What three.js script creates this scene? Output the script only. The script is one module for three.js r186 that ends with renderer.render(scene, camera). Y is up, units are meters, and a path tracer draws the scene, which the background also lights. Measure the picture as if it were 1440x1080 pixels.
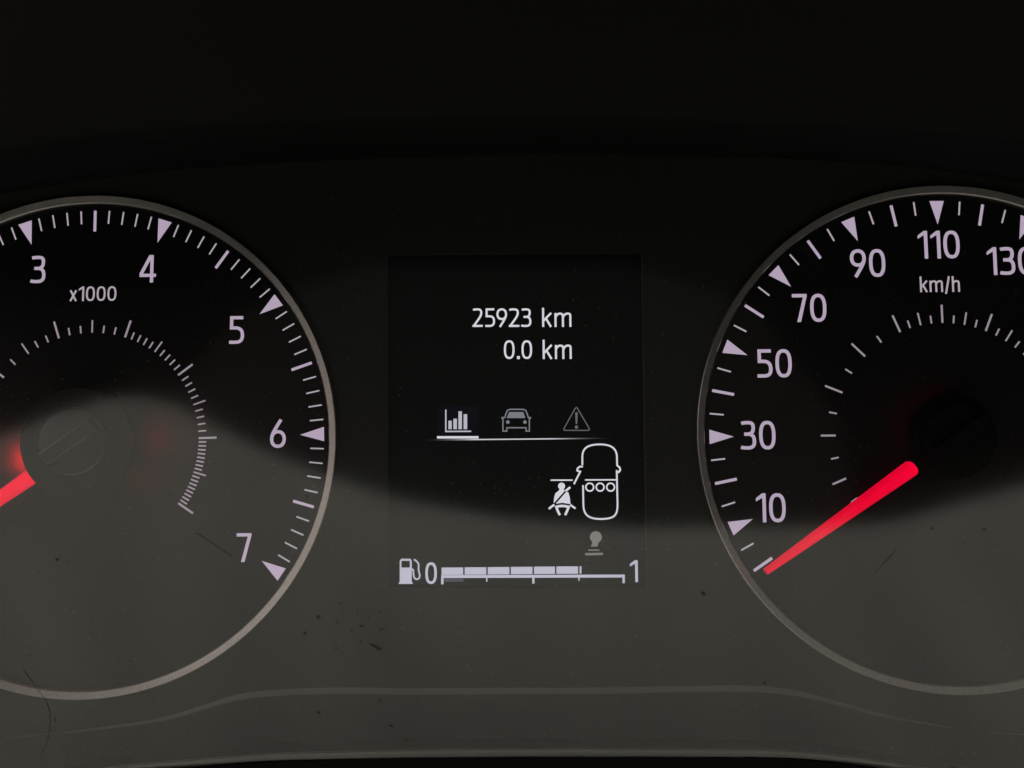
import * as THREE from 'three';
import { mergeGeometries } from 'three/addons/utils/BufferGeometryUtils.js';
import { RectAreaLightUniformsLib } from 'three/addons/lights/RectAreaLightUniformsLib.js';

// ---------------------------------------------------------------- camera, light, exposure
const scene = new THREE.Scene();
scene.background = new THREE.Color(0.0012, 0.0012, 0.0012);
const MM = 0.001;                                   // shapes are written in millimetres on the panel, x right, y up, z to the driver
const camera = new THREE.PerspectiveCamera(2 * Math.atan(540 / 1040) * 180 / Math.PI, 4 / 3, 0.005, 20);
{
  const m = new THREE.Matrix4().makeBasis(
    new THREE.Vector3(0.99993171, -0.00692885, -0.009411),
    new THREE.Vector3(0.00756132, 0.99759335, 0.06892267),
    new THREE.Vector3(0.0089108, -0.06898913, 0.99757762));
  camera.quaternion.setFromRotationMatrix(m);
  camera.position.set(0.0000383, -0.000244, 0.1508);
  camera.focus = 0.15;
  camera.userData.fStop = 13;
}
const renderer = new THREE.WebGLRenderer({ antialias: true });
renderer.setSize(1024, 768);
renderer.toneMapping = THREE.LinearToneMapping;
renderer.toneMappingExposure = 1;
renderer.shadowMap.enabled = true;
RectAreaLightUniformsLib.init();
function areaLight(x, y, z, tx, ty, tz, w, h, color, intensity) {
  const l = new THREE.RectAreaLight(color, intensity, w, h);
  l.position.set(x, y, z); l.lookAt(tx, ty, tz); scene.add(l); return l;
}
areaLight(0.0, 0.62, -0.12, 0, -0.26, 0.3, 1.2, 0.5, 0xf6f4ea, 17.6);      // daylight through the windscreen, over the hood
areaLight(-0.62, 0.2, 0.34, -0.05, 0, 0, 0.4, 0.4, 0xfff3ec, 2.2);        // daylight through the driver's side window

areaLight(0.62, 0.45, 0.5, 0.05, 0, 0, 0.4, 0.4, 0xfff0e6, 1.7);          // added light from the right, brightens the speedometer ring

// ---------------------------------------------------------------- helpers
let seed = 7;
const rnd = () => { seed = (seed * 1664525 + 1013904223) >>> 0; return seed / 4294967296; };
const counts = {};
function numbered(n) { const k = counts[n] = (counts[n] ?? -1) + 1; return k ? `${n}_${String(k).padStart(3, '0')}` : n; }
function thing(name, label, category, group) {
  const o = new THREE.Group(); o.name = numbered(name); o.userData = { label, category };
  if (group) o.userData.group = group;
  scene.add(o); return o;
}
function part(name, geo, mat, parent, label) {       // geo in mm
  const g = Array.isArray(geo) ? (geo.length > 1 ? mergeGeometries(geo.map((x) => x.index ? x.toNonIndexed() : x)) : geo[0]) : geo;
  g.scale(MM, MM, MM);
  const m = new THREE.Mesh(g, mat); m.name = numbered(name); m.castShadow = m.receiveShadow = true;
  if (label) m.userData.label = label;
  parent.add(m); return m;
}
const glow = (r, g, b) => new THREE.MeshPhysicalMaterial({ color: 0x040404, roughness: 0.6, specularIntensity: 0.15, emissive: new THREE.Color().setRGB(r, g, b), emissiveIntensity: 1 });
const srgb = (r, g, b, k = 1) => { const c = new THREE.Color().setRGB(r / 255, g / 255, b / 255, THREE.SRGBColorSpace); return glow(c.r * k, c.g * k, c.b * k); };

function noiseTexture(w, h, f, rx, ry) {
  const d = new Uint8Array(w * h * 4);
  for (let i = 0; i < w * h; i++) { const v = Math.max(0, Math.min(255, f(i % w, Math.floor(i / w)))); d[4 * i] = d[4 * i + 1] = d[4 * i + 2] = v; d[4 * i + 3] = 255; }
  const t = new THREE.DataTexture(d, w, h); t.wrapS = t.wrapT = THREE.RepeatWrapping; t.magFilter = THREE.LinearFilter; t.repeat.set(rx, ry); t.needsUpdate = true; return t;
}
// a stroke of the given width along points, as a thin solid from z to z + t
function ribbon(pts, width, z = 0, t = 0.05, closed = false) {
  const n = pts.length, L = [], R = [], h = width / 2;
  for (let i = 0; i < n; i++) {
    const p = pts[i], a = closed ? pts[(i + n - 1) % n] : pts[Math.max(0, i - 1)], b = closed ? pts[(i + 1) % n] : pts[Math.min(n - 1, i + 1)];
    let d1 = [p[0] - a[0], p[1] - a[1]], d2 = [b[0] - p[0], b[1] - p[1]];
    const l1 = Math.hypot(...d1), l2 = Math.hypot(...d2);
    if (l1 < 1e-9) d1 = d2; if (l2 < 1e-9) d2 = d1;
    const u1 = [d1[0] / Math.hypot(...d1), d1[1] / Math.hypot(...d1)], u2 = [d2[0] / Math.hypot(...d2), d2[1] / Math.hypot(...d2)];
    let m = [-(u1[1] + u2[1]), u1[0] + u2[0]]; const lm = Math.hypot(...m) || 1; m = [m[0] / lm, m[1] / lm];
    const k = h / Math.max(0.4, m[0] * -u1[1] + m[1] * u1[0]);
    L.push([p[0] + m[0] * k, p[1] + m[1] * k]); R.push([p[0] - m[0] * k, p[1] - m[1] * k]);
  }
  const v = [], q = (a, b, c, d) => v.push(...a, ...b, ...c, ...a, ...c, ...d), P = (p, zz) => [p[0], p[1], zz];
  for (let i = 0; i < (closed ? n : n - 1); i++) {
    const j = (i + 1) % n;
    q(P(R[i], z + t), P(R[j], z + t), P(L[j], z + t), P(L[i], z + t));
    q(P(R[i], z), P(R[j], z), P(R[j], z + t), P(R[i], z + t));
    q(P(L[j], z), P(L[i], z), P(L[i], z + t), P(L[j], z + t));
  }
  if (!closed) { q(P(L[0], z), P(R[0], z), P(R[0], z + t), P(L[0], z + t)); const e = n - 1; q(P(R[e], z), P(L[e], z), P(L[e], z + t), P(R[e], z + t)); }
  return solidFrom(v);
}
function solidFrom(v) {
  const g = new THREE.BufferGeometry(); g.setAttribute('position', new THREE.Float32BufferAttribute(v, 3));
  g.setAttribute('uv', new THREE.Float32BufferAttribute(new Array(v.length / 3 * 2).fill(0), 2));
  g.computeVertexNormals(); return g;
}
function shapeOf(pts, holes = []) {
  const s = new THREE.Shape(pts.map((p) => new THREE.Vector2(p[0], p[1])));
  for (const h of holes) s.holes.push(new THREE.Path(h.map((p) => new THREE.Vector2(p[0], p[1]))));
  return s;
}
function plate(pts, z, t = 0.05, holes = [], bevel = 0) {
  const g = new THREE.ExtrudeGeometry(shapeOf(pts, holes), { depth: t, bevelEnabled: bevel > 0, bevelThickness: bevel, bevelSize: bevel, bevelOffset: -bevel, bevelSegments: 2, steps: 1 });
  g.translate(0, 0, z); return g.toNonIndexed ? (g.index ? g.toNonIndexed() : g) : g;
}
const circle = (cx, cy, r, n = 48) => Array.from({ length: n }, (_, i) => [cx + r * Math.cos(i / n * 2 * Math.PI), cy + r * Math.sin(i / n * 2 * Math.PI)]);
const spline = (pts, n = 60) => new THREE.CatmullRomCurve3(pts.map((p) => new THREE.Vector3(p[0], p[1], p[2] ?? 0))).getPoints(n).map((p) => [p.x, p.y, p.z]);

// path string -> polylines (M, L, C as in SVG, y up)
function path(d) {
  const out = []; let cur = null;
  for (const seg of d.match(/[MLC][^MLC]*/g)) {
    const a = seg.slice(1).trim().split(/[\s,]+/).map(Number);
    if (seg[0] === 'M') { cur = []; out.push(cur); cur.push([a[0], a[1]]); }
    else if (seg[0] === 'L') for (let i = 0; i < a.length; i += 2) cur.push([a[i], a[i + 1]]);
    else for (let i = 0; i < a.length; i += 6) {
      const p = cur[cur.length - 1];
      for (let k = 1; k <= 12; k++) { const t = k / 12, s = 1 - t; cur.push([0, 1].map((c) => s * s * s * p[c] + 3 * s * s * t * a[i + c] + 3 * s * t * t * a[i + 2 + c] + t * t * t * a[i + 4 + c])); }
    }
  }
  return out;
}
// ---------------------------------------------------------------- lettering: strokes drawn like those on the dials; cap height 1, s = stroke width
const oval = (cx, cy, rx, ry, e = 2.5) => Array.from({ length: 40 }, (_, i) => { const t = i / 40 * 2 * Math.PI, c = Math.cos(t), s = Math.sin(t); return [cx + rx * Math.sign(c) * Math.abs(c) ** (2 / e), cy + ry * Math.sign(s) * Math.abs(s) ** (2 / e)]; });
function glyph(ch, s) {
  const h = s / 2, st = (d) => path(d).map((p) => ({ p })), T = 1 - h;
  const bowl6 = { p: oval(0.28, 0.315, 0.28 - h, 0.315 - h, 2.2), c: 1 };
  switch (ch) {
    case '0': return [0.57, [{ p: oval(0.285, 0.5, 0.285 - h, 0.5 - h, 2.5), c: 1 }]];
    case '1': return [0.34, [...st(`M ${0.34 - h},0 L ${0.34 - h},1`), { poly: [[0.34 - h, 1], [0.34 - s, 1], [0, 0.83], [0, 0.83 - s * 0.95], [0.34 - h, 1 - s * 0.98]] }]];
    case '2': return [0.53, st(`M 0.03,${T - 0.03} C 0.1,${T - 0.005} 0.17,${T} 0.23,${T} C 0.38,${T} ${0.51 - h},0.92 ${0.51 - h},0.76 C ${0.51 - h},0.58 0.34,0.46 ${h + 0.03},${h + 0.02} M 0,${h} L 0.53,${h}`)];
    case '3': return [0.53, st(`M 0.03,${T - 0.025} C 0.1,${T - 0.005} 0.17,${T} 0.24,${T} C 0.38,${T} ${0.5 - h},0.92 ${0.5 - h},0.765 C ${0.5 - h},0.61 0.37,0.54 0.25,0.54 L 0.12,0.54 M 0.2,0.54 L 0.25,0.54 C 0.4,0.54 ${0.53 - h},0.46 ${0.53 - h},0.285 C ${0.53 - h},0.11 0.39,${h} 0.23,${h} C 0.14,${h} 0.06,${h + 0.005} 0,${h + 0.03}`)];
    case '4': return [0.6, st(`M ${0.445},0 L ${0.445},1 M ${0.405},0.985 L ${h * 0.9},0.29 M 0.01,0.26 L 0.6,0.26`)];
    case '5': return [0.53, st(`M 0.49,${T} L ${h + 0.02},${T} L ${h + 0.02},0.575 L 0.2,0.575 C 0.4,0.575 ${0.53 - h},0.48 ${0.53 - h},0.3 C ${0.53 - h},0.12 0.39,${h} 0.22,${h} L 0,${h}`)];
    case '6': return [0.56, [bowl6, ...st(`M ${h},0.33 C ${h},0.48 0.16,0.64 0.38,1`)]];
    case '7': return [0.52, [{ poly: [[0, 1], [0.52, 1], [0.52, 0.92], [0.29, 0], [0.29 - s * 1.08, 0], [0.52 - s * 1.1, 1 - s], [0, 1 - s]] }]];
    case '9': return [0.56, [{ p: bowl6.p.map(([x, y]) => [0.56 - x, 1 - y]), c: 1 }, ...path(`M ${h},0.33 C ${h},0.48 0.16,0.64 0.38,1`).map((p) => ({ p: p.map(([x, y]) => [0.56 - x, 1 - y]) }))]];
    case '.': return [s * 1.15, [{ poly: [[0, 0], [s * 1.15, 0], [s * 1.15, s * 1.1], [0, s * 1.1]] }]];
    case 'k': return [0.5, st(`M ${h},0 L ${h},1.03 M ${h},0.31 L 0.46,0.75 M 0.19,0.46 L ${0.5 - h},0`)];
    case 'm': return [0.86, st(`M ${h},0 L ${h},0.75 M ${h},0.5 C ${h + 0.05},0.64 0.17,${0.77 - h} 0.28,${0.77 - h} C 0.38,${0.77 - h} 0.43,0.67 0.43,0.55 L 0.43,0 M 0.43,0.5 C 0.48,0.64 0.56,${0.77 - h} 0.66,${0.77 - h} C 0.78,${0.77 - h} ${0.86 - h},0.68 ${0.86 - h},0.55 L ${0.86 - h},0`)];
    case 'h': return [0.5, st(`M ${h},0 L ${h},1.03 M ${h},0.5 C ${h + 0.04},0.64 0.18,${0.77 - h} 0.28,${0.77 - h} C 0.4,${0.77 - h} ${0.5 - h},0.68 ${0.5 - h},0.55 L ${0.5 - h},0`)];
    case '/': return [0.36, st('M 0.06,-0.13 L 0.3,1.03')];
    case 'x': return [0.46, st(`M ${h * 0.8},0.74 L ${0.46 - h * 0.8},0 M ${0.46 - h * 0.8},0.74 L ${h * 0.8},0`)];
    case ' ': return [0.3, []];
  }
}
// lettering centred on cx, cy (or ending at right x if align = 'right'); size = cap height in mm
function lettering(text, size, stroke, cx, cy, z, { gap = 0.11, align = 'centre', turn = 0, wide = 1 } = {}) {
  const s = stroke / size; let x = 0, k = 0; const geos = [], items = [];
  for (const ch of text) { const [w, list] = glyph(ch, s / (wide > 1 ? 1 : 1)); items.push([x, list]); x += w * wide + gap; }
  const W = (x - gap) * size, ox = align === 'centre' ? -W / 2 : align === 'right' ? -W : 0;
  const ct = Math.cos(turn), sn = Math.sin(turn);
  const put = (x0) => ([px, py]) => { const a = (x0 + px * wide) * size + ox, b = (py - 0.5) * size; return [cx + a * ct - b * sn, cy + a * sn + b * ct]; };
  for (const [x0, list] of items) for (const it of list) {
    const zz = z + 0.004 * (k++ % 4);
    if (it.poly) geos.push(plate(it.poly.map(put(x0)).reverse(), zz, 0.05)); else geos.push(ribbon(it.p.map(put(x0)), stroke, zz, 0.05, !!it.c));
  }
  return geos.map((g) => { for (const n of Object.keys(g.attributes)) if (!['position', 'normal', 'uv'].includes(n)) g.deleteAttribute(n); return g; });
}

// ---------------------------------------------------------------- materials
const grainFine = noiseTexture(256, 256, () => 110 + 60 * (rnd() + rnd() - 1), 1, 1);
const M = {
  panel: new THREE.MeshPhysicalMaterial({ color: new THREE.Color().setRGB(0.0135, 0.0135, 0.0122), roughness: 0.8, specularIntensity: 0.25 }),
  ledge: new THREE.MeshPhysicalMaterial({ color: new THREE.Color().setRGB(0.013, 0.0128, 0.0115), roughness: 0.75, specularIntensity: 0.3 }),
  chamfer: new THREE.MeshPhysicalMaterial({ color: new THREE.Color().setRGB(0.125, 0.122, 0.115), roughness: 0.5, specularIntensity: 0.5 }),  // far lighter than the ledge: light caught on the edge put into colour
  screenEdge: new THREE.MeshPhysicalMaterial({ color: new THREE.Color().setRGB(0.04, 0.039, 0.038), roughness: 0.6, specularIntensity: 0.3 }),
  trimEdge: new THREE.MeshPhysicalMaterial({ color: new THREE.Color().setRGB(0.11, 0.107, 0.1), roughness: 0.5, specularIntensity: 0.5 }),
  dial: new THREE.MeshPhysicalMaterial({ color: new THREE.Color().setRGB(0.006, 0.0054, 0.006), roughness: 0.6, specularIntensity: 0.2 }),
  screen: new THREE.MeshPhysicalMaterial({ color: new THREE.Color().setRGB(0.004, 0.004, 0.0055), roughness: 0.5, specularIntensity: 0.2 }),
  hood: new THREE.MeshPhysicalMaterial({ color: new THREE.Color().setRGB(0.0058, 0.0057, 0.0056), roughness: 0.85, specularIntensity: 0.2, bumpMap: grainFine, bumpScale: 0.00015 }),
  black: new THREE.MeshPhysicalMaterial({ color: new THREE.Color().setRGB(0.004, 0.004, 0.004), roughness: 0.9, specularIntensity: 0.15 }),
  ring: new THREE.MeshPhysicalMaterial({ color: new THREE.Color().setRGB(0.45, 0.425, 0.41), roughness: 0.38, metalness: 1 }),
  pane: new THREE.MeshPhysicalMaterial({ color: 0xffffff, roughness: 0.085, transmission: 1, thickness: 0, ior: 1.5, side: THREE.DoubleSide }),
  capGloss: new THREE.MeshPhysicalMaterial({ color: new THREE.Color().setRGB(0.008, 0.008, 0.008), roughness: 0.3, specularIntensity: 0.7 }),
  cap: new THREE.MeshPhysicalMaterial({ color: new THREE.Color().setRGB(0.003, 0.003, 0.003), roughness: 0.7, specularIntensity: 0.1 }),
  cloth: null,
  lilac: srgb(179, 162, 183), lilacDim: srgb(174, 163, 174), lilacFaint: srgb(150, 138, 149),
  red: glow(1.0, 0.0, 0.036), redDim: glow(0.22, 0.006, 0.025),
  white: srgb(214, 213, 222), soft: srgb(184, 184, 196), segment: srgb(184, 183, 200), grey: srgb(120, 124, 130), greyDim: srgb(98, 100, 104), tab: srgb(6, 6, 14), low: srgb(70, 70, 80), warm: srgb(118, 116, 112),
};

{ // fine brushing of the rings
  const t = noiseTexture(512, 8, (x, y) => 205 + 90 * (rnd() - 0.5), 6, 1); M.ring.map = t;
}
{ // the needle's light guide: brightest along its middle near the hub, weaker towards tip and edges
  const d = new Uint8Array(64 * 16 * 4);
  for (let j = 0; j < 16; j++) for (let i = 0; i < 64; i++) { const k = (1 - 0.3 * (i / 63) ** 0.8) * (1 - 0.2 * Math.abs((j - 7.5) / 7.5) ** 2), o = 4 * (j * 64 + i); d[o] = d[o + 1] = d[o + 2] = Math.round(255 * k); d[o + 3] = 255; }
  const t = new THREE.DataTexture(d, 64, 16); t.magFilter = THREE.LinearFilter; t.needsUpdate = true; M.red.emissiveMap = t;
}

// ---------------------------------------------------------------- instrument panel
const panel = thing('instrument_panel', 'matt black instrument panel plate around the two dials and the screen', 'instrument panel');
const TL = [-87.79, -0.98], SR = [86.78, -0.66];                 // centres of the two dials
{
  const scr = [[-26.75, 37.1], [-26.3, -30.55], [25.35, -31.0], [25.65, 37.0]];
  part('face_plate', plate([[-165, -80], [165, -80], [165, 75], [-165, 75]], -0.6, 1.2, [circle(...TL, 49.6, 128), circle(...SR, 49.6, 128), scr]), M.panel, panel);
  part('back_board', plate([[-165, -80], [165, -80], [165, 75], [-165, 75]], -1.6, 0.5), M.black, panel);
  // the step along the bottom of the plate: a raised ledge with a chamfered upper edge
  const rid = spline([[-120, -60], [-92, -57.6], [-76.5, -56], [-70, -55], [-63, -53.1], [-56, -51.2], [-46.6, -50.3], [-35.4, -50], [-21.3, -50.2], [-1.7, -50.2], [17.9, -50.2], [31.8, -49.95], [47.5, -50.1], [56.8, -51.3], [64.1, -53.2], [71.5, -55], [88, -57.6], [120, -60]], 140);
  part('ledge', plate([...rid.map((p) => [p[0], p[1] - 0.85]), [120, -78], [-120, -78]].reverse(), 0.6, 0.85), M.ledge, panel);
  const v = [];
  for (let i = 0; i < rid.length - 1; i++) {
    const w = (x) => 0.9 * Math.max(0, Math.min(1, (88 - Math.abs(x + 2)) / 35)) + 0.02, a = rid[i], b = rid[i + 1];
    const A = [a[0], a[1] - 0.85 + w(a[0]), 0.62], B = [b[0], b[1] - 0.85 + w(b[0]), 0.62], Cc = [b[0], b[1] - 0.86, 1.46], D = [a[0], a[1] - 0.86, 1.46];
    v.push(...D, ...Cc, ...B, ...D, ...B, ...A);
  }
  part('ledge_chamfer', solidFrom(v), M.chamfer, panel);  // pale strip stands for the lit edge, narrowed to fade at both ends
  const lip = spline([[-112, -68.5], [-76.5, -62.6], [-58.5, -61.05], [-46.4, -60.2], [-33.2, -59.85], [-20, -59.6], [-1.7, -59.45], [16.6, -59.5], [29.7, -59.6], [49.2, -59.95], [60.9, -61.1], [73.7, -63.05], [112, -70]], 120);
  part('lower_trim', plate([...lip.map((p) => [p[0], p[1]]), [112, -95], [-112, -95]].reverse(), 0.5, 9.75), M.black, panel);
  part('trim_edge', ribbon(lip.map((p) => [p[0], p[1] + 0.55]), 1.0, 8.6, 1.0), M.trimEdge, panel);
}

// ---------------------------------------------------------------- dials
const pol = (c, r, a) => [c[0] + r * Math.cos(a), c[1] + r * Math.sin(a)];
const tick = (c, r0, r1, a, w) => ribbon([pol(c, r0, a), pol(c, r1, a)], w, 0.01, 0.05);
function triangle(c, a) {
  const p = pol(c, 48.1, a), t = [-Math.sin(a) * 1.46, Math.cos(a) * 1.46];
  return plate([[p[0] + t[0], p[1] + t[1]], pol(c, 43.2, a), [p[0] - t[0], p[1] - t[1]]].reverse(), 0.01, 0.05);
}
function ringGeo(c) {
  const strip = (p) => { const g = new THREE.LatheGeometry(p.map((k) => new THREE.Vector2(k[0], k[1])), 256); g.rotateX(Math.PI / 2); g.translate(c[0], c[1], 0); return g; };
  // outer wall, broad satin band sloping inwards, narrow inner chamfer, inner wall
  return [strip([[50.95, 0.55], [50.95, 1.42]]), strip([[50.95, 1.42], [50.88, 1.56], [50.76, 1.6]]), strip([[50.76, 1.6], [49.52, 1.22]]), strip([[49.52, 1.22], [49.32, 0.95]]), strip([[49.32, 0.95], [49.3, 0.05]])];
}
function dialFace(root, c) {
  const g = new THREE.CylinderGeometry(49.8, 49.8, 0.4, 128); g.rotateX(Math.PI / 2); g.translate(c[0], c[1], -0.2);
  part('dial_face', g, M.dial, root);
  part('bezel_ring', ringGeo(c), M.ring, root);
}
function needle(root, c, ang, r0, r1, w0, w1, concave, capR, capZ, capMat) {
  // tapered pointer bar with a faceted top, standing off the dial, carried by a round hub
  const d = [Math.cos(ang), Math.sin(ang)], n = [-d[1], d[0]], at = (r, s, z) => [c[0] + d[0] * r + n[0] * s, c[1] + d[1] * r + n[1] * s, z];
  const rows = [], N = 12, z0 = 2.2, z1 = 3.4, v = [], uv = [];
  rows.push([r0 - 0.65, w0 * 0.33], [r0 - 0.35, w0 * 0.44]);
  for (let i = 1; i < N - 1; i++) { const t = (i - 1) / (N - 2); rows.push([r0 + (r1 - r0) * t, (w0 + (w1 - w0) * t) / 2]); }
  rows.push([r1 + 0.05, w1 * 0.46], [r1 + 0.35, w1 * 0.26]);
  const q = (a, b, e, f, ua, ub, sa, sb) => { v.push(...a, ...b, ...e, ...a, ...e, ...f); uv.push(ua, sa, ub, sa, ub, sb, ua, sa, ub, sb, ua, sb); };
  const zt = (x) => Math.abs(x) > 0.9 ? z1 - 0.35 : z1;
  for (let i = 0; i < N; i++) {
    const [ra, wa] = rows[i], [rb, wb] = rows[i + 1], ua = i / N, ub = (i + 1) / N;
    for (const [f, g] of [[-1, -0.35], [-0.35, 0.35], [0.35, 1]])
      q(at(ra, wa * f, zt(f)), at(rb, wb * f, zt(f)), at(rb, wb * g, zt(g)), at(ra, wa * g, zt(g)), ua, ub, 0.5 + f * 0.48, 0.5 + g * 0.48);
    q(at(ra, -wa, z0), at(rb, -wb, z0), at(rb, -wb, z1 - 0.35), at(ra, -wa, z1 - 0.35), ua, ub, 0.02, 0.02);
    q(at(rb, wb, z0), at(ra, wa, z0), at(ra, wa, z1 - 0.35), at(rb, wb, z1 - 0.35), ub, ua, 0.98, 0.98);
  }
  const e = rows[N], b = rows[0];
  q(at(e[0], -e[1], z0), at(e[0], e[1], z0), at(e[0], e[1], z1 - 0.35), at(e[0], -e[1], z1 - 0.35), 1, 1, 0.02, 0.02);
  q(at(b[0], b[1], z0), at(b[0], -b[1], z0), at(b[0], -b[1], z1 - 0.35), at(b[0], b[1], z1 - 0.35), 0, 0, 0.02, 0.02);
  const geo = solidFrom(v); geo.setAttribute('uv', new THREE.Float32BufferAttribute(uv, 2));
  const ndl = part('needle', geo, M.red, root, 'glowing red pointer needle');
  const lathe = (p) => { const g = new THREE.LatheGeometry(p.map((k) => new THREE.Vector2(...k)), 96); g.rotateX(Math.PI / 2); g.translate(c[0], c[1], 0); return g; };
  part('hub_cap', lathe([[3, 0.02], [3, capZ], [capR - 0.3, capZ], [capR, capZ + 0.3], [capR, capZ + 1], [capR - 0.5, capZ + 1.4], [6.5, capZ + 1.5]]), concave ? M.dial : M.cap, ndl);
  part('hub_crown', lathe([[6.8, capZ + 1.4], [6.7, capZ + 2.3], [6.2, capZ + 2.65], [0, capZ + 2.75]]), capMat, ndl);
  const rid = [at(-6, -1.5, 0), at(6.2, -1.5, 0), at(6.2, 1.5, 0), at(-6, 1.5, 0)].map((p) => [p[0], p[1]]);
  part('cap_ridge', plate(rid, capZ + 2.6, 0.9, [], 0.3), capMat, ndl);
  return ndl;
}
function redLamp(c, a, r, z, r2, cone, power) {   // red light leaking out under the hub on to the dial
  const l = new THREE.SpotLight(0xff1428, power, 0, cone, 1, 2), p = pol(c, r, a), q = pol(c, r2, a);
  l.position.set(p[0] * MM, p[1] * MM, z * MM); l.target.position.set(q[0] * MM, q[1] * MM, 0);
  l.castShadow = true; l.shadow.radius = 0.03; scene.add(l, l.target); return l;
}

// rev counter
const tach = thing('tachometer', 'round rev counter with lilac numerals 3 to 7, left of the screen', 'rev counter');
{
  const c = TL, A = (v) => 0.6461 - 0.6205 * (v - 5);
  dialFace(tach, c);
  for (let v = 2; v <= 7; v++) part('triangle_mark', triangle(c, A(v)), M.lilac, tach);
  for (let i = 20; i <= 70; i++) {
    if (i % 10 === 0) continue;
    part('tick_mark', i % 5 ? tick(c, 45.35, 48.1, A(i / 10), 0.29) : tick(c, 43.7, 48.1, A(i / 10), 0.56), i % 5 ? M.lilacDim : M.lilac, tach);
  }
  // the finer inner scale: its divisions get closer towards the high end
  for (const [from, to, n] of [[1.5, 2, 2], [2, 2.5, 2], [2.5, 3, 3], [3, 3.5, 3], [3.5, 4, 3], [4, 4.5, 5], [4.5, 5, 5], [5, 5.5, 5], [5.5, 6, 5], [6, 6.5, 9], [6.5, 7, 9]])
    for (let k = 0; k <= (to === 7 ? n : n - 1); k++) {
      const v = from + (to - from) * k / n, long = Number.isInteger(v), mid = k === 0 && !long;
      part('inner_tick', tick(c, 22.45, long ? 26.1 : mid ? 25.05 : 24.0, A(v), long ? 0.4 : 0.3), M.lilacFaint, tach);
    }
  for (const [t, x, y] of [['3', -99.6, 34.79], ['4', -76.73, 34.73], ['5', -57.97, 21.78], ['6', -49.12, 0.37], ['7', -55.69, -22.52]]) part('numeral', lettering(t, 5.75, 0.66, x, y, 0.01), M.lilac, tach);
  part('unit_text', lettering('x1000', 3.05, 0.36, -87.99, 29.6, 0.01, { gap: 0.13, wide: 1.06 }), M.lilacDim, tach);
  needle(tach, c, 0.6461 + 0.6205 * 5, 9.2, 46.5, 3.2, 1.2, true, 11.2, 3.5, M.capGloss);
  redLamp(c, 0.05, 11.8, 5.5, 15.5, 1.35, 0.00016);
  redLamp(c, -0.7, 11.8, 5.5, 15.5, 1.35, 0.00007);
  redLamp(c, 3.42, 13.2, 3, 13.8, 1.05, 0.0026);
  redLamp(c, 3.25, 14.2, 3.2, 15, 1.3, 0.0004);
}
// speedometer
const speedo = thing('speedometer', 'round speedometer with lilac numerals 10 to 130, right of the screen', 'speedometer');
{
  const c = SR, A = (v) => 1.5713 - 0.3937 * (v - 110) / 20;
  dialFace(speedo, c);
  for (let v = 10; v <= 150; v += 20) part('triangle_mark', triangle(c, A(v)), M.lilac, speedo);
  for (let v = 0; v <= 145; v += 5) {
    if (v % 20 === 10) continue;
    part('tick_mark', v % 10 ? tick(c, 45.3, 48.15, A(v), 0.32) : tick(c, 43.7, 48.2, A(v), 0.58), v % 10 ? M.lilacDim : M.lilac, speedo);
  }
  for (let v = 0; v <= 90; v += 10) part('inner_tick', tick(c, 22.6, v % 20 === 0 ? 24.2 : v < 40 ? 25.6 : 26.35, A(v), v % 20 ? 0.4 : 0.33), M.lilacFaint, speedo);
  for (let v = 95; v <= 150; v += 5) part('inner_tick', tick(c, 22.7, v % 20 === 10 ? 26.45 : v % 10 ? 24.3 : 25.3, A(v), v % 20 === 10 ? 0.4 : 0.32), M.lilacFaint, speedo);
  for (const [t, x, y] of [['10', 50.65, -15.19], ['30', 48.52, -0.6], ['50', 52.28, 14], ['70', 59.76, 25.36], ['90', 72.04, 34.57], ['110', 86.77, 38.29], ['130', 101.3, 34.75]]) part('numeral', lettering(t, 5.8, 0.69, x, y, 0.01), M.lilac, speedo);
  part('unit_text', lettering('km/h', 3.15, 0.37, 86.6, 30, 0.01, { gap: 0.12 }), M.lilacDim, speedo);
  needle(speedo, [c[0], c[1] - 0.5], 1.5713 + 0.3937 * 5.5 + 0.004, 10.9, 46.5, 3.05, 1.2, false, 8.2, 1.7, M.cap);
  for (const a of [1.7, 2.1, 2.5, 2.9, 3.3]) redLamp(c, a, 8.6, 3, 10, 1.3, 0.0000055);
}

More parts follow.
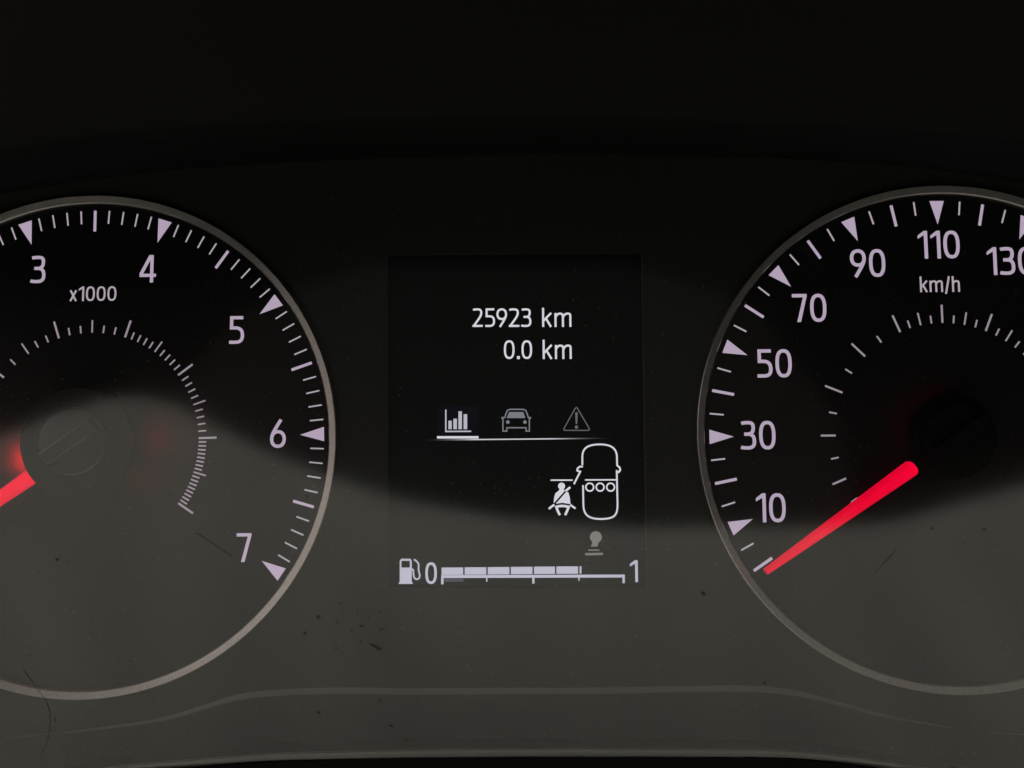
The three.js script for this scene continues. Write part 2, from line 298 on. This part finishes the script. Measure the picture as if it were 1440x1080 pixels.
// ---------------------------------------------------------------- screen: its layout grid is one dot = 0.145 mm, rows turned as the screen sits
const screen = thing('display_screen', 'dark rectangular trip computer screen with distance readings, between the two dials', 'screen');
{
  const D = (x, y) => { const u = x - 725, v = 592 - y; return [-0.6366 + 0.14485 * u + 0.00105 * v + 9.6e-6 * u * v - 1.3e-6 * u * u, 2.6295 - 0.00103 * u + 0.14471 * v + 9.6e-6 * v * v - 1.4e-6 * u * v]; };
  const K = 0.1449, z = 0.02;
  const zoom = (ox, oy, k) => (list) => list.map(([x, y]) => D(ox + x / k, oy + y / k));
  const box = (x0, y0, x1, y1, zz = z) => plate([D(x0, y0), D(x0, y1), D(x1, y1), D(x1, y0)], zz, 0.05);
  part('screen_panel', plate([[-27.4, 37.8], [-27, -31.3], [26, -31.7], [26.3, 37.7]].reverse(), -0.7, 0.7), M.screen, screen);
  const strip = (name, list, w, mat, closed, f = (p) => p, zz = z) => part(name, list.map((l, i) => ribbon(f(l), w * K, zz + 0.004 * i, 0.05, closed)), mat, screen);
  // readings: letters placed one by one at the screen's own pitch
  const line = (name, base, cap, chars) => {
    const gs = [];
    for (const [ch, x0, x1] of chars) {
      const size = (base - cap) * K, w = glyph(ch, 2.9 / (base - cap))[0], p = D((x0 + x1) / 2, (base + cap) / 2);
      gs.push(...lettering(ch, size, 2.9 * K, p[0], p[1], z, { wide: (x1 - x0) * K / size / w }));
    }
    part(name, gs, M.white, screen);
  };
  line('odometer_reading', 460, 433.4, [['2', 664.4, 678.9], ['5', 682.4, 696.2], ['9', 698, 713.2], ['2', 715.5, 730.3], ['3', 732.9, 747.3], ['k', 762.2, 776.3], ['m', 779.5, 803.6]]);
  line('trip_reading', 505, 478.4, [['0', 708.6, 723.6], ['0', 733.4, 748.2], ['k', 763, 777], ['m', 780.2, 804]]);
  part('trip_point', box(727, 500.8, 731, 505), M.white, screen);
  part('screen_edge', ribbon([[25.62, 37], [25.32, -31]], 0.16, 0.1, 0.5), M.screenEdge, screen);
  // menu tabs
  part('tab_highlight', box(614.6, 571.5, 672.8, 611.6, 0.005), M.tab, screen);
  part('tab_underline', box(614.6, 613.3, 673, 616.7), M.white, screen);
  part('chart_axes', ribbon([D(627, 576), D(627, 606.7), D(662.6, 606.5)], 2 * K, z, 0.05), M.soft, screen);
  for (const [x0, y0, x1] of [[630.6, 591.6, 635.3], [637.6, 588.8, 642.6], [644.7, 578.4, 649.6], [652, 582.5, 657]]) part('chart_bar', box(x0, y0, x1, 603.6), M.soft, screen);
  const fadeTex = (() => { const d = new Uint8Array(64 * 4); for (let i = 0; i < 64; i++) { const t = i / 63, k = Math.min(1, t / 0.28, (1 - t) / 0.32); d[4 * i] = d[4 * i + 1] = d[4 * i + 2] = 255 * Math.max(0, k) ** 1.2; d[4 * i + 3] = 255; } const t = new THREE.DataTexture(d, 64, 1); t.magFilter = THREE.LinearFilter; t.colorSpace = THREE.SRGBColorSpace; t.needsUpdate = true; return t; })();
  const lineMat = srgb(200, 200, 206); lineMat.emissiveMap = fadeTex;
  {
    const a = D(588, 618.9), b = D(866, 616.2), g = new THREE.PlaneGeometry(Math.hypot(b[0] - a[0], b[1] - a[1]), 1.7 * K);
    g.rotateZ(Math.atan2(b[1] - a[1], b[0] - a[0])); g.translate((a[0] + b[0]) / 2, (a[1] + b[1]) / 2, z + 0.02); part('divider_line', g, lineMat, screen);
  }
  const zb = zoom(580, 550, 4.8);
  part('car_icon', [
    ribbon(zb([[611, 270], [611, 186], [604, 182], [606, 178], [624, 177], [632, 150], [641, 129], [660, 123], [745, 123], [764, 129], [773, 150], [782, 178], [796, 178], [797, 183], [789, 186], [789, 270], [767, 270], [767, 247], [637, 247], [637, 270]]), 1.7 * K, z, 0.05, true),
    plate(zb([[652, 141], [748, 141], [763, 182], [637, 182]]).reverse(), z, 0.05),
    plate(circle(...D(580 + 644 / 4.8, 550 + 209 / 4.8), 2.5 * K, 20), z, 0.05), plate(circle(...D(580 + 759 / 4.8, 550 + 209 / 4.8), 2.5 * K, 20), z, 0.05)], M.grey, screen);
  part('warning_icon', [
    ribbon(zb([[1098, 117], [1106, 110], [1114, 117], [1193, 252], [1195, 260], [1186, 265], [1030, 265], [1021, 260], [1023, 252]]), 1.4 * K, z, 0.05, true),
    plate(zb([[1098, 143], [1116, 143], [1112, 222], [1102, 222]]).reverse(), z, 0.05), plate(circle(...D(580 + 1107 / 4.8, 550 + 243 / 4.8), 2.4 * K, 20), z, 0.05)], M.greyDim, screen);
  // seat belt reminder: plan view of the car with its open door, and the belted passenger
  const zc = zoom(740, 600, 7.2), bez = (d) => path(d);
  strip('car_outline', [
    ...bez('M 568,388 L 568,300 C 572,225 610,180 745,179 C 870,180 912,225 918,300 L 920,392 L 945,412 L 952,440 L 936,461 L 915,455'),
    ...bez('M 916,440 L 922,700 C 930,880 930,934 750,935 C 590,932 578,860 578,760 L 575,592'),
    ...bez('M 574,403 L 540,405 L 519,424 L 516,445 L 547,455 L 483,582')], 2.4, M.white, false, zc);
  strip('seat_back_line', [[[246, 541], [470, 541]]], 1.9, M.white, false, zc);
  strip('seat_back_line', [[[595, 539], [914, 538]]], 1.9, M.white, false, zc);
  for (const x of [643, 748, 854]) part('seat_symbol', ribbon(circle(...D(740 + x / 7.2, 600 + 612 / 7.2), 5.4 * K, 36), 2.1 * K, z, 0.05, true), M.white, screen);
  part('belted_passenger', [
    plate(circle(...D(740 + 358 / 7.2, 600 + 602 / 7.2), 4.85 * K, 28), z, 0.05),
    plate(zc([[278, 768], [284, 712], [297, 672], [326, 652], [341, 630], [376, 630], [392, 648], [281, 772]]).reverse(), z + 0.004, 0.05),
    plate(zc([[405, 660], [426, 664], [440, 712], [448, 784], [365, 770], [300, 780]]).reverse(), z, 0.05),
    ribbon(zc([[398, 652], [446, 612]]), 2.9 * K, z + 0.008, 0.05), ribbon(zc([[228, 832], [284, 789]]), 2.9 * K, z, 0.05), ribbon(zc([[446, 790], [499, 829]]), 2.6 * K, z, 0.05),
    ribbon(zc([[340, 895], [318, 850], [304, 812], [330, 805], [365, 802], [400, 805], [430, 812], [415, 850], [394, 895]]), 3.3 * K, z + 0.012, 0.05)], M.white, screen);
  // small grey symbol over two bars
  const zd = zoom(540, 730, 3.789);
  part('key_symbol', [plate(circle(...D(540 + 1129 / 3.789, 730 + 96 / 3.789), 8.2 * K, 28), z, 0.05), plate(zd([[1112, 118], [1147, 112], [1137, 146], [1103, 146]]).reverse(), z + 0.004, 0.05), ribbon(zd([[1087, 165], [1148, 165]]), 1.7 * K, z, 0.05), ribbon(zd([[1072, 187], [1167, 185]]), 3.2 * K, z, 0.05)], M.warm, screen);
  // fuel gauge
  part('fuel_pump_icon', [
    plate(zd([[84, 222], [92, 211], [140, 211], [148, 222], [148, 336], [153, 337], [153, 345], [79, 345], [79, 337], [84, 336]]).reverse(), z, 0.05, [zd([[93, 222], [93, 258], [138, 258], [138, 222]])]),
    ribbon(zd([[148, 266], [156, 270], [158, 300], [163, 315], [176, 321], [188, 314], [191, 298], [184, 270], [185, 240], [176, 226], [160, 214]]), 2.2 * K, z + 0.004, 0.05)], M.segment, screen);
  { const p = D(540 + 251 / 3.789, 730 + 287.5 / 3.789); part('fuel_zero', lettering('0', 29.5 * K, 3.6 * K, p[0], p[1], z, { wide: 0.94 }), M.segment, screen); }
  { const p = D(540 + 1332 / 3.789, 730 + 277 / 3.789); part('fuel_one', lettering('1', 29.8 * K, 3.7 * K, p[0], p[1], z, { wide: 1.08 }), M.segment, screen); }
  part('fuel_scale', [ribbon(zd([[305, 306], [1283, 303]]), 3.9 * K, z, 0.05), ...[[311, 347, 3.4], [548, 333, 1.9], [796, 343, 3.2], [1039, 328, 1.9], [1277, 341, 3.2]].map(([x, y, w], i) => ribbon(zd([[x, 306], [x, y]]), w * K, z + 0.005, 0.05))], M.segment, screen);
  for (const [x0, x1] of [[307, 422], [430, 545], [553, 668], [676, 791], [799, 911], [919, 1034], [1042, 1052]]) { const t = 258 - (x0 - 307) / 725 * 7; part('fuel_segment', plate(zd([[x0, t], [x0, t + 39], [x1, t + 38.5], [x1, t - 0.5]]), z, 0.05), M.segment, screen); }
  part('fuel_reserve_bar', plate(zd([[321, 318], [321, 333], [423, 333], [423, 318]]), z, 0.05), M.low, screen);
}

// ---------------------------------------------------------------- hood over the dials
const hood = thing('dashboard_hood', 'dark grained dashboard hood arching over the dials', 'dashboard hood');
{
  const front = spline([[-150, 28, 48], [-110, 35.5, 48], [-74.1, 40.8, 48], [-61.3, 42.9, 48], [-48.5, 44.1, 48], [-33.2, 44.8, 48], [-16.9, 45.0, 48], [-0.6, 45.1, 48], [17.6, 44.7, 48], [37.8, 43.8, 48], [55.9, 42.6, 48], [71.9, 40.9, 48], [110, 35.5, 48], [150, 28, 48]], 96);
  const rear = spline([[-165, 40, 0.6], [-140, 45, 0.6], [-106.2, 51, 0.6], [-75.5, 55, 0.6], [-55, 56.4, 0.6], [-33, 57.3, 0.6], [-1, 57.9, 0.6], [35.4, 57.2, 0.6], [57, 56.4, 0.6], [82.9, 54.3, 0.6], [102.9, 51.2, 0.6], [140, 44.5, 0.6], [165, 40, 0.6]], 96);
  const loft = (rowsIn) => {
    const n = rowsIn[0].length, v = [], uv = [], ix = [];
    rowsIn.forEach((r, j) => r.forEach((p, i) => { v.push(...p); uv.push(p[0] / 12, (p[1] + p[2]) / 12); }));
    for (let j = 0; j < rowsIn.length - 1; j++) for (let i = 0; i < n - 1; i++) { const a = j * n + i; ix.push(a, a + 1, a + n + 1, a, a + n + 1, a + n); }
    const g = new THREE.BufferGeometry(); g.setAttribute('position', new THREE.Float32BufferAttribute(v, 3)); g.setAttribute('uv', new THREE.Float32BufferAttribute(uv, 2)); g.setIndex(ix); g.computeVertexNormals(); return g;
  };
  const rows = [[0, 48], [0.25, 48.7], [0.9, 49.2], [4, 50.6], [12, 53], [24, 54.5], [36, 55], [42, 52], [45, 40], [46, 10], [46, -30]].map(([dy, z]) => front.map((p) => [p[0], p[1] + dy, z]));
  part('visor', loft(rows), M.hood, hood);
  part('inner_wall', loft([rear, front.map((p, i) => [(p[0] + rear[i][0]) / 2, (p[1] + rear[i][1]) / 2 + 0.8, 24]), front.map((p) => [p[0], p[1], 48])]), M.black, hood);
  const bead = new THREE.CatmullRomCurve3([[-125, 45], [-99.8, 49.7], [-86, 51.85], [-76.5, 53.4], [-54.4, 55], [-37.9, 55.7], [-0.9, 56.1], [37.3, 55.3], [71.2, 53.1], [96.8, 50.1], [125, 45]].map((p) => new THREE.Vector3(p[0], p[1], 12)));
  part('edge_bead', new THREE.TubeGeometry(bead, 200, 0.28, 8), M.ledge, hood);
}

// ---------------------------------------------------------------- clear cover over the dials, and what lies on it
const cover = thing('cover_lens', 'clear tilted plastic cover in front of the dials, mirroring grey below', 'cover');
const tilt = 14 * Math.PI / 180, paneZ = (y) => 8 + (y + 68) * Math.tan(tilt);
{
  const v = [], N = 2; const P = (x, y) => [x, y, paneZ(y)];
  v.push(...P(-140, -66), ...P(140, -66), ...P(140, 49), ...P(-140, -66), ...P(140, 49), ...P(-140, 49));
  part('clear_pane', solidFrom(v), M.pane, cover);
}

{
  const dustMat = new THREE.MeshStandardMaterial({ color: new THREE.Color().setRGB(0.036, 0.035, 0.032), roughness: 1 });
  const lift = (x, y) => paneZ(y) + 0.06, flecks = [];
  const fleck = (x, y, r, el, turn) => {
    const pts = Array.from({ length: 11 }, (_, i) => { const a = i / 11 * 2 * Math.PI, k = 1.15 * r * (0.55 + 0.7 * rnd()), u = Math.cos(a) * k * el, v = Math.sin(a) * k; return [u * Math.cos(turn) - v * Math.sin(turn), u * Math.sin(turn) + v * Math.cos(turn)]; });
    const g = plate(pts, 0, 0.04); g.rotateX(tilt); g.translate(x, y, lift(x, y)); flecks.push(g);
  };
  for (const [x, y, r, el, t] of [[-25.7, -38, 0.3, 2.2, -0.5], [-26.7, -37.5, 0.2, 2, -0.4], [-35.9, -32.4, 0.3, 1.4, 0.3], [-28.4, -34, 0.18, 1.5, 0], [-28.9, -31.4, 0.16, 1, 0], [32.4, -28.4, 0.36, 1, 0], [43.9, -45.1, 0.36, 0.9, 0], [-36.8, -50.6, 0.24, 1.8, -0.7], [-21.2, -55.9, 0.4, 1, 0], [-25.5, -48.2, 0.3, 1, 0.4], [-81.4, -21.5, 0.26, 1, 0], [-23.8, -53.1, 0.24, 1.6, -0.6], [-31.9, -29.7, 0.16, 1, 0], [-24.8, -31.4, 0.18, 1, 0], [22.4, -53.9, 0.2, 1, 0], [80.3, -17.1, 0.24, 1, 0], [71.3, -16.8, 0.2, 1, 0]]) fleck(x, y, r, el, t);
  for (let i = 0; i < 46; i++) fleck(-100 + 195 * rnd(), -57 + 50 * rnd() ** 1.4, 0.06 + 0.07 * rnd() ** 2, 1 + rnd(), rnd() * 3);
  for (let i = 0; i < 22; i++) fleck(-29 + 8 * (rnd() + rnd() - 1), -33 + 9 * (rnd() + rnd() - 1), 0.06 + 0.1 * rnd(), 1 + rnd(), rnd() * 3);
  const film = [];  // pale specks added to give the cover a grainy look
  for (let i = 0; i < 5200; i++) {
    const x = -104 + 205 * rnd(), y = -59 + 100 * rnd() ** 1.8, k = 0.025 + 0.035 * rnd() ** 3, a0 = rnd() * 6, pts = [0, 1, 2, 3, 4].map((j) => [k * (0.7 + 0.5 * rnd()) * Math.cos(a0 + j * 1.2566), k * Math.sin(a0 + j * 1.2566)]);
    const sh = []; for (let j = 0; j < 5; j++) { const p = pts[j], n = pts[(j + 1) % 5]; sh.push(0, 0, 0.025, p[0], p[1], 0, n[0], n[1], 0); }
    const g = solidFrom(sh); g.rotateX(tilt); g.translate(x, y, lift(x, y) - 0.02); film.push(g);
  }
  const fine = part('added_dust', film, new THREE.MeshStandardMaterial({ color: new THREE.Color().setRGB(0.36, 0.35, 0.33), roughness: 1 }), scene);
  fine.userData = { label: 'fine pale dust specks added over the clear cover for a grainy look, thickest low down', category: 'added dust', kind: 'stuff' };
  const dust = part('dust_specks', flecks, dustMat, scene);
  dust.userData = { label: 'dark specks of dust scattered over the lower clear cover', category: 'dust', kind: 'stuff' };
  const fibre = (name, pts, r, label, category) => { const m = part(name, new THREE.TubeGeometry(new THREE.CatmullRomCurve3(pts.map(([x, y]) => new THREE.Vector3(x, y, lift(x, y)))), 60, r, 6), dustMat, scene); m.userData = { label, category }; return m; };
  fibre('hair', [[-90, -41.8], [-88.2, -45.2], [-86.7, -47.9], [-86.2, -50.7], [-86.6, -53.5], [-87.6, -56.5], [-89.4, -59.5]], 0.034, 'long curved dark hair on the cover crossing the rev counter ring bottom left', 'hair');
  fibre('fibre', [[-56.4, -16.8], [-53.6, -18.9], [-50.4, -21.2]], 0.034, 'short straight dark fibre on the cover beside the numeral 7', 'fibre');
  fibre('fibre', [[62.1, -24.7], [63.8, -22.7], [65.5, -20.6]], 0.026, 'short dark fibre on the cover right of the speedometer needle tip', 'fibre');
}

// ---------------------------------------------------------------- slabs added behind the camera, shaped to make the reflection in the cover
const seat = thing('added_reflector', 'grey cloth slab added behind the camera, seen only mirrored across the lower cover', 'added reflector');
{
  M.cloth = new THREE.MeshStandardMaterial({ color: new THREE.Color().setRGB(0.47, 0.465, 0.435), roughness: 0.95 });
  { // slow changes of tone painted in for an uneven reflection, over a fine weave
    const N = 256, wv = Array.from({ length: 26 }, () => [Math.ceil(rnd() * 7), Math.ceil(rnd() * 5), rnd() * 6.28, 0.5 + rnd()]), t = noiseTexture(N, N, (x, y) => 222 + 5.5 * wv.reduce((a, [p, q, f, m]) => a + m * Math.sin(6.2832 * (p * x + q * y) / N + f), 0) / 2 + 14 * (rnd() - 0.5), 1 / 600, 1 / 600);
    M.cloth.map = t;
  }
  const top = spline([[-640, 40], [-520, 92], [-456, 117], [-382, 143], [-353, 155], [-323, 167], [-286, 174], [-255, 168], [-225, 153], [-192, 137], [-149, 119], [-107, 104], [-66, 93], [-15, 84], [34, 79], [84, 76], [134, 76], [183, 76], [232, 77], [273, 82], [309, 92], [356, 104], [441, 126], [560, 140], [640, 120]], 120);  // upper outline shaped to give the edge of the reflection
  const g = plate([...top.map((p) => [p[0], p[1]]), [640, -360], [-640, -360]].reverse(), 0, 90, [], 14);
  const m = part('reflected_slab', g, M.cloth, seat);
  const back = new THREE.MeshStandardMaterial({ color: new THREE.Color().setRGB(0.012, 0.0118, 0.0105), roughness: 0.95 });  // dark slab added so the cover mirrors a faint tone higher up
  part('dark_reflected_slab', plate([[-330, 60], [300, 60], [290, 190], [230, 300], [100, 350], [-140, 350], [-270, 300], [-325, 200]], 130, 80, [], 25), back, seat, 'dark charcoal slab added for a faint reflection');
  seat.position.set(0, -0.29916, 0.29291);
  const cd = new THREE.Vector3(0, -0.682, 0.73135), up = new THREE.Vector3(0, 0.73135, 0.682), x = new THREE.Vector3(1, 0, 0);
  // local x stays x, local y = up, local z = away from the cover
  seat.quaternion.setFromRotationMatrix(new THREE.Matrix4().makeBasis(x, up, cd));
}
renderer.render(scene, camera);
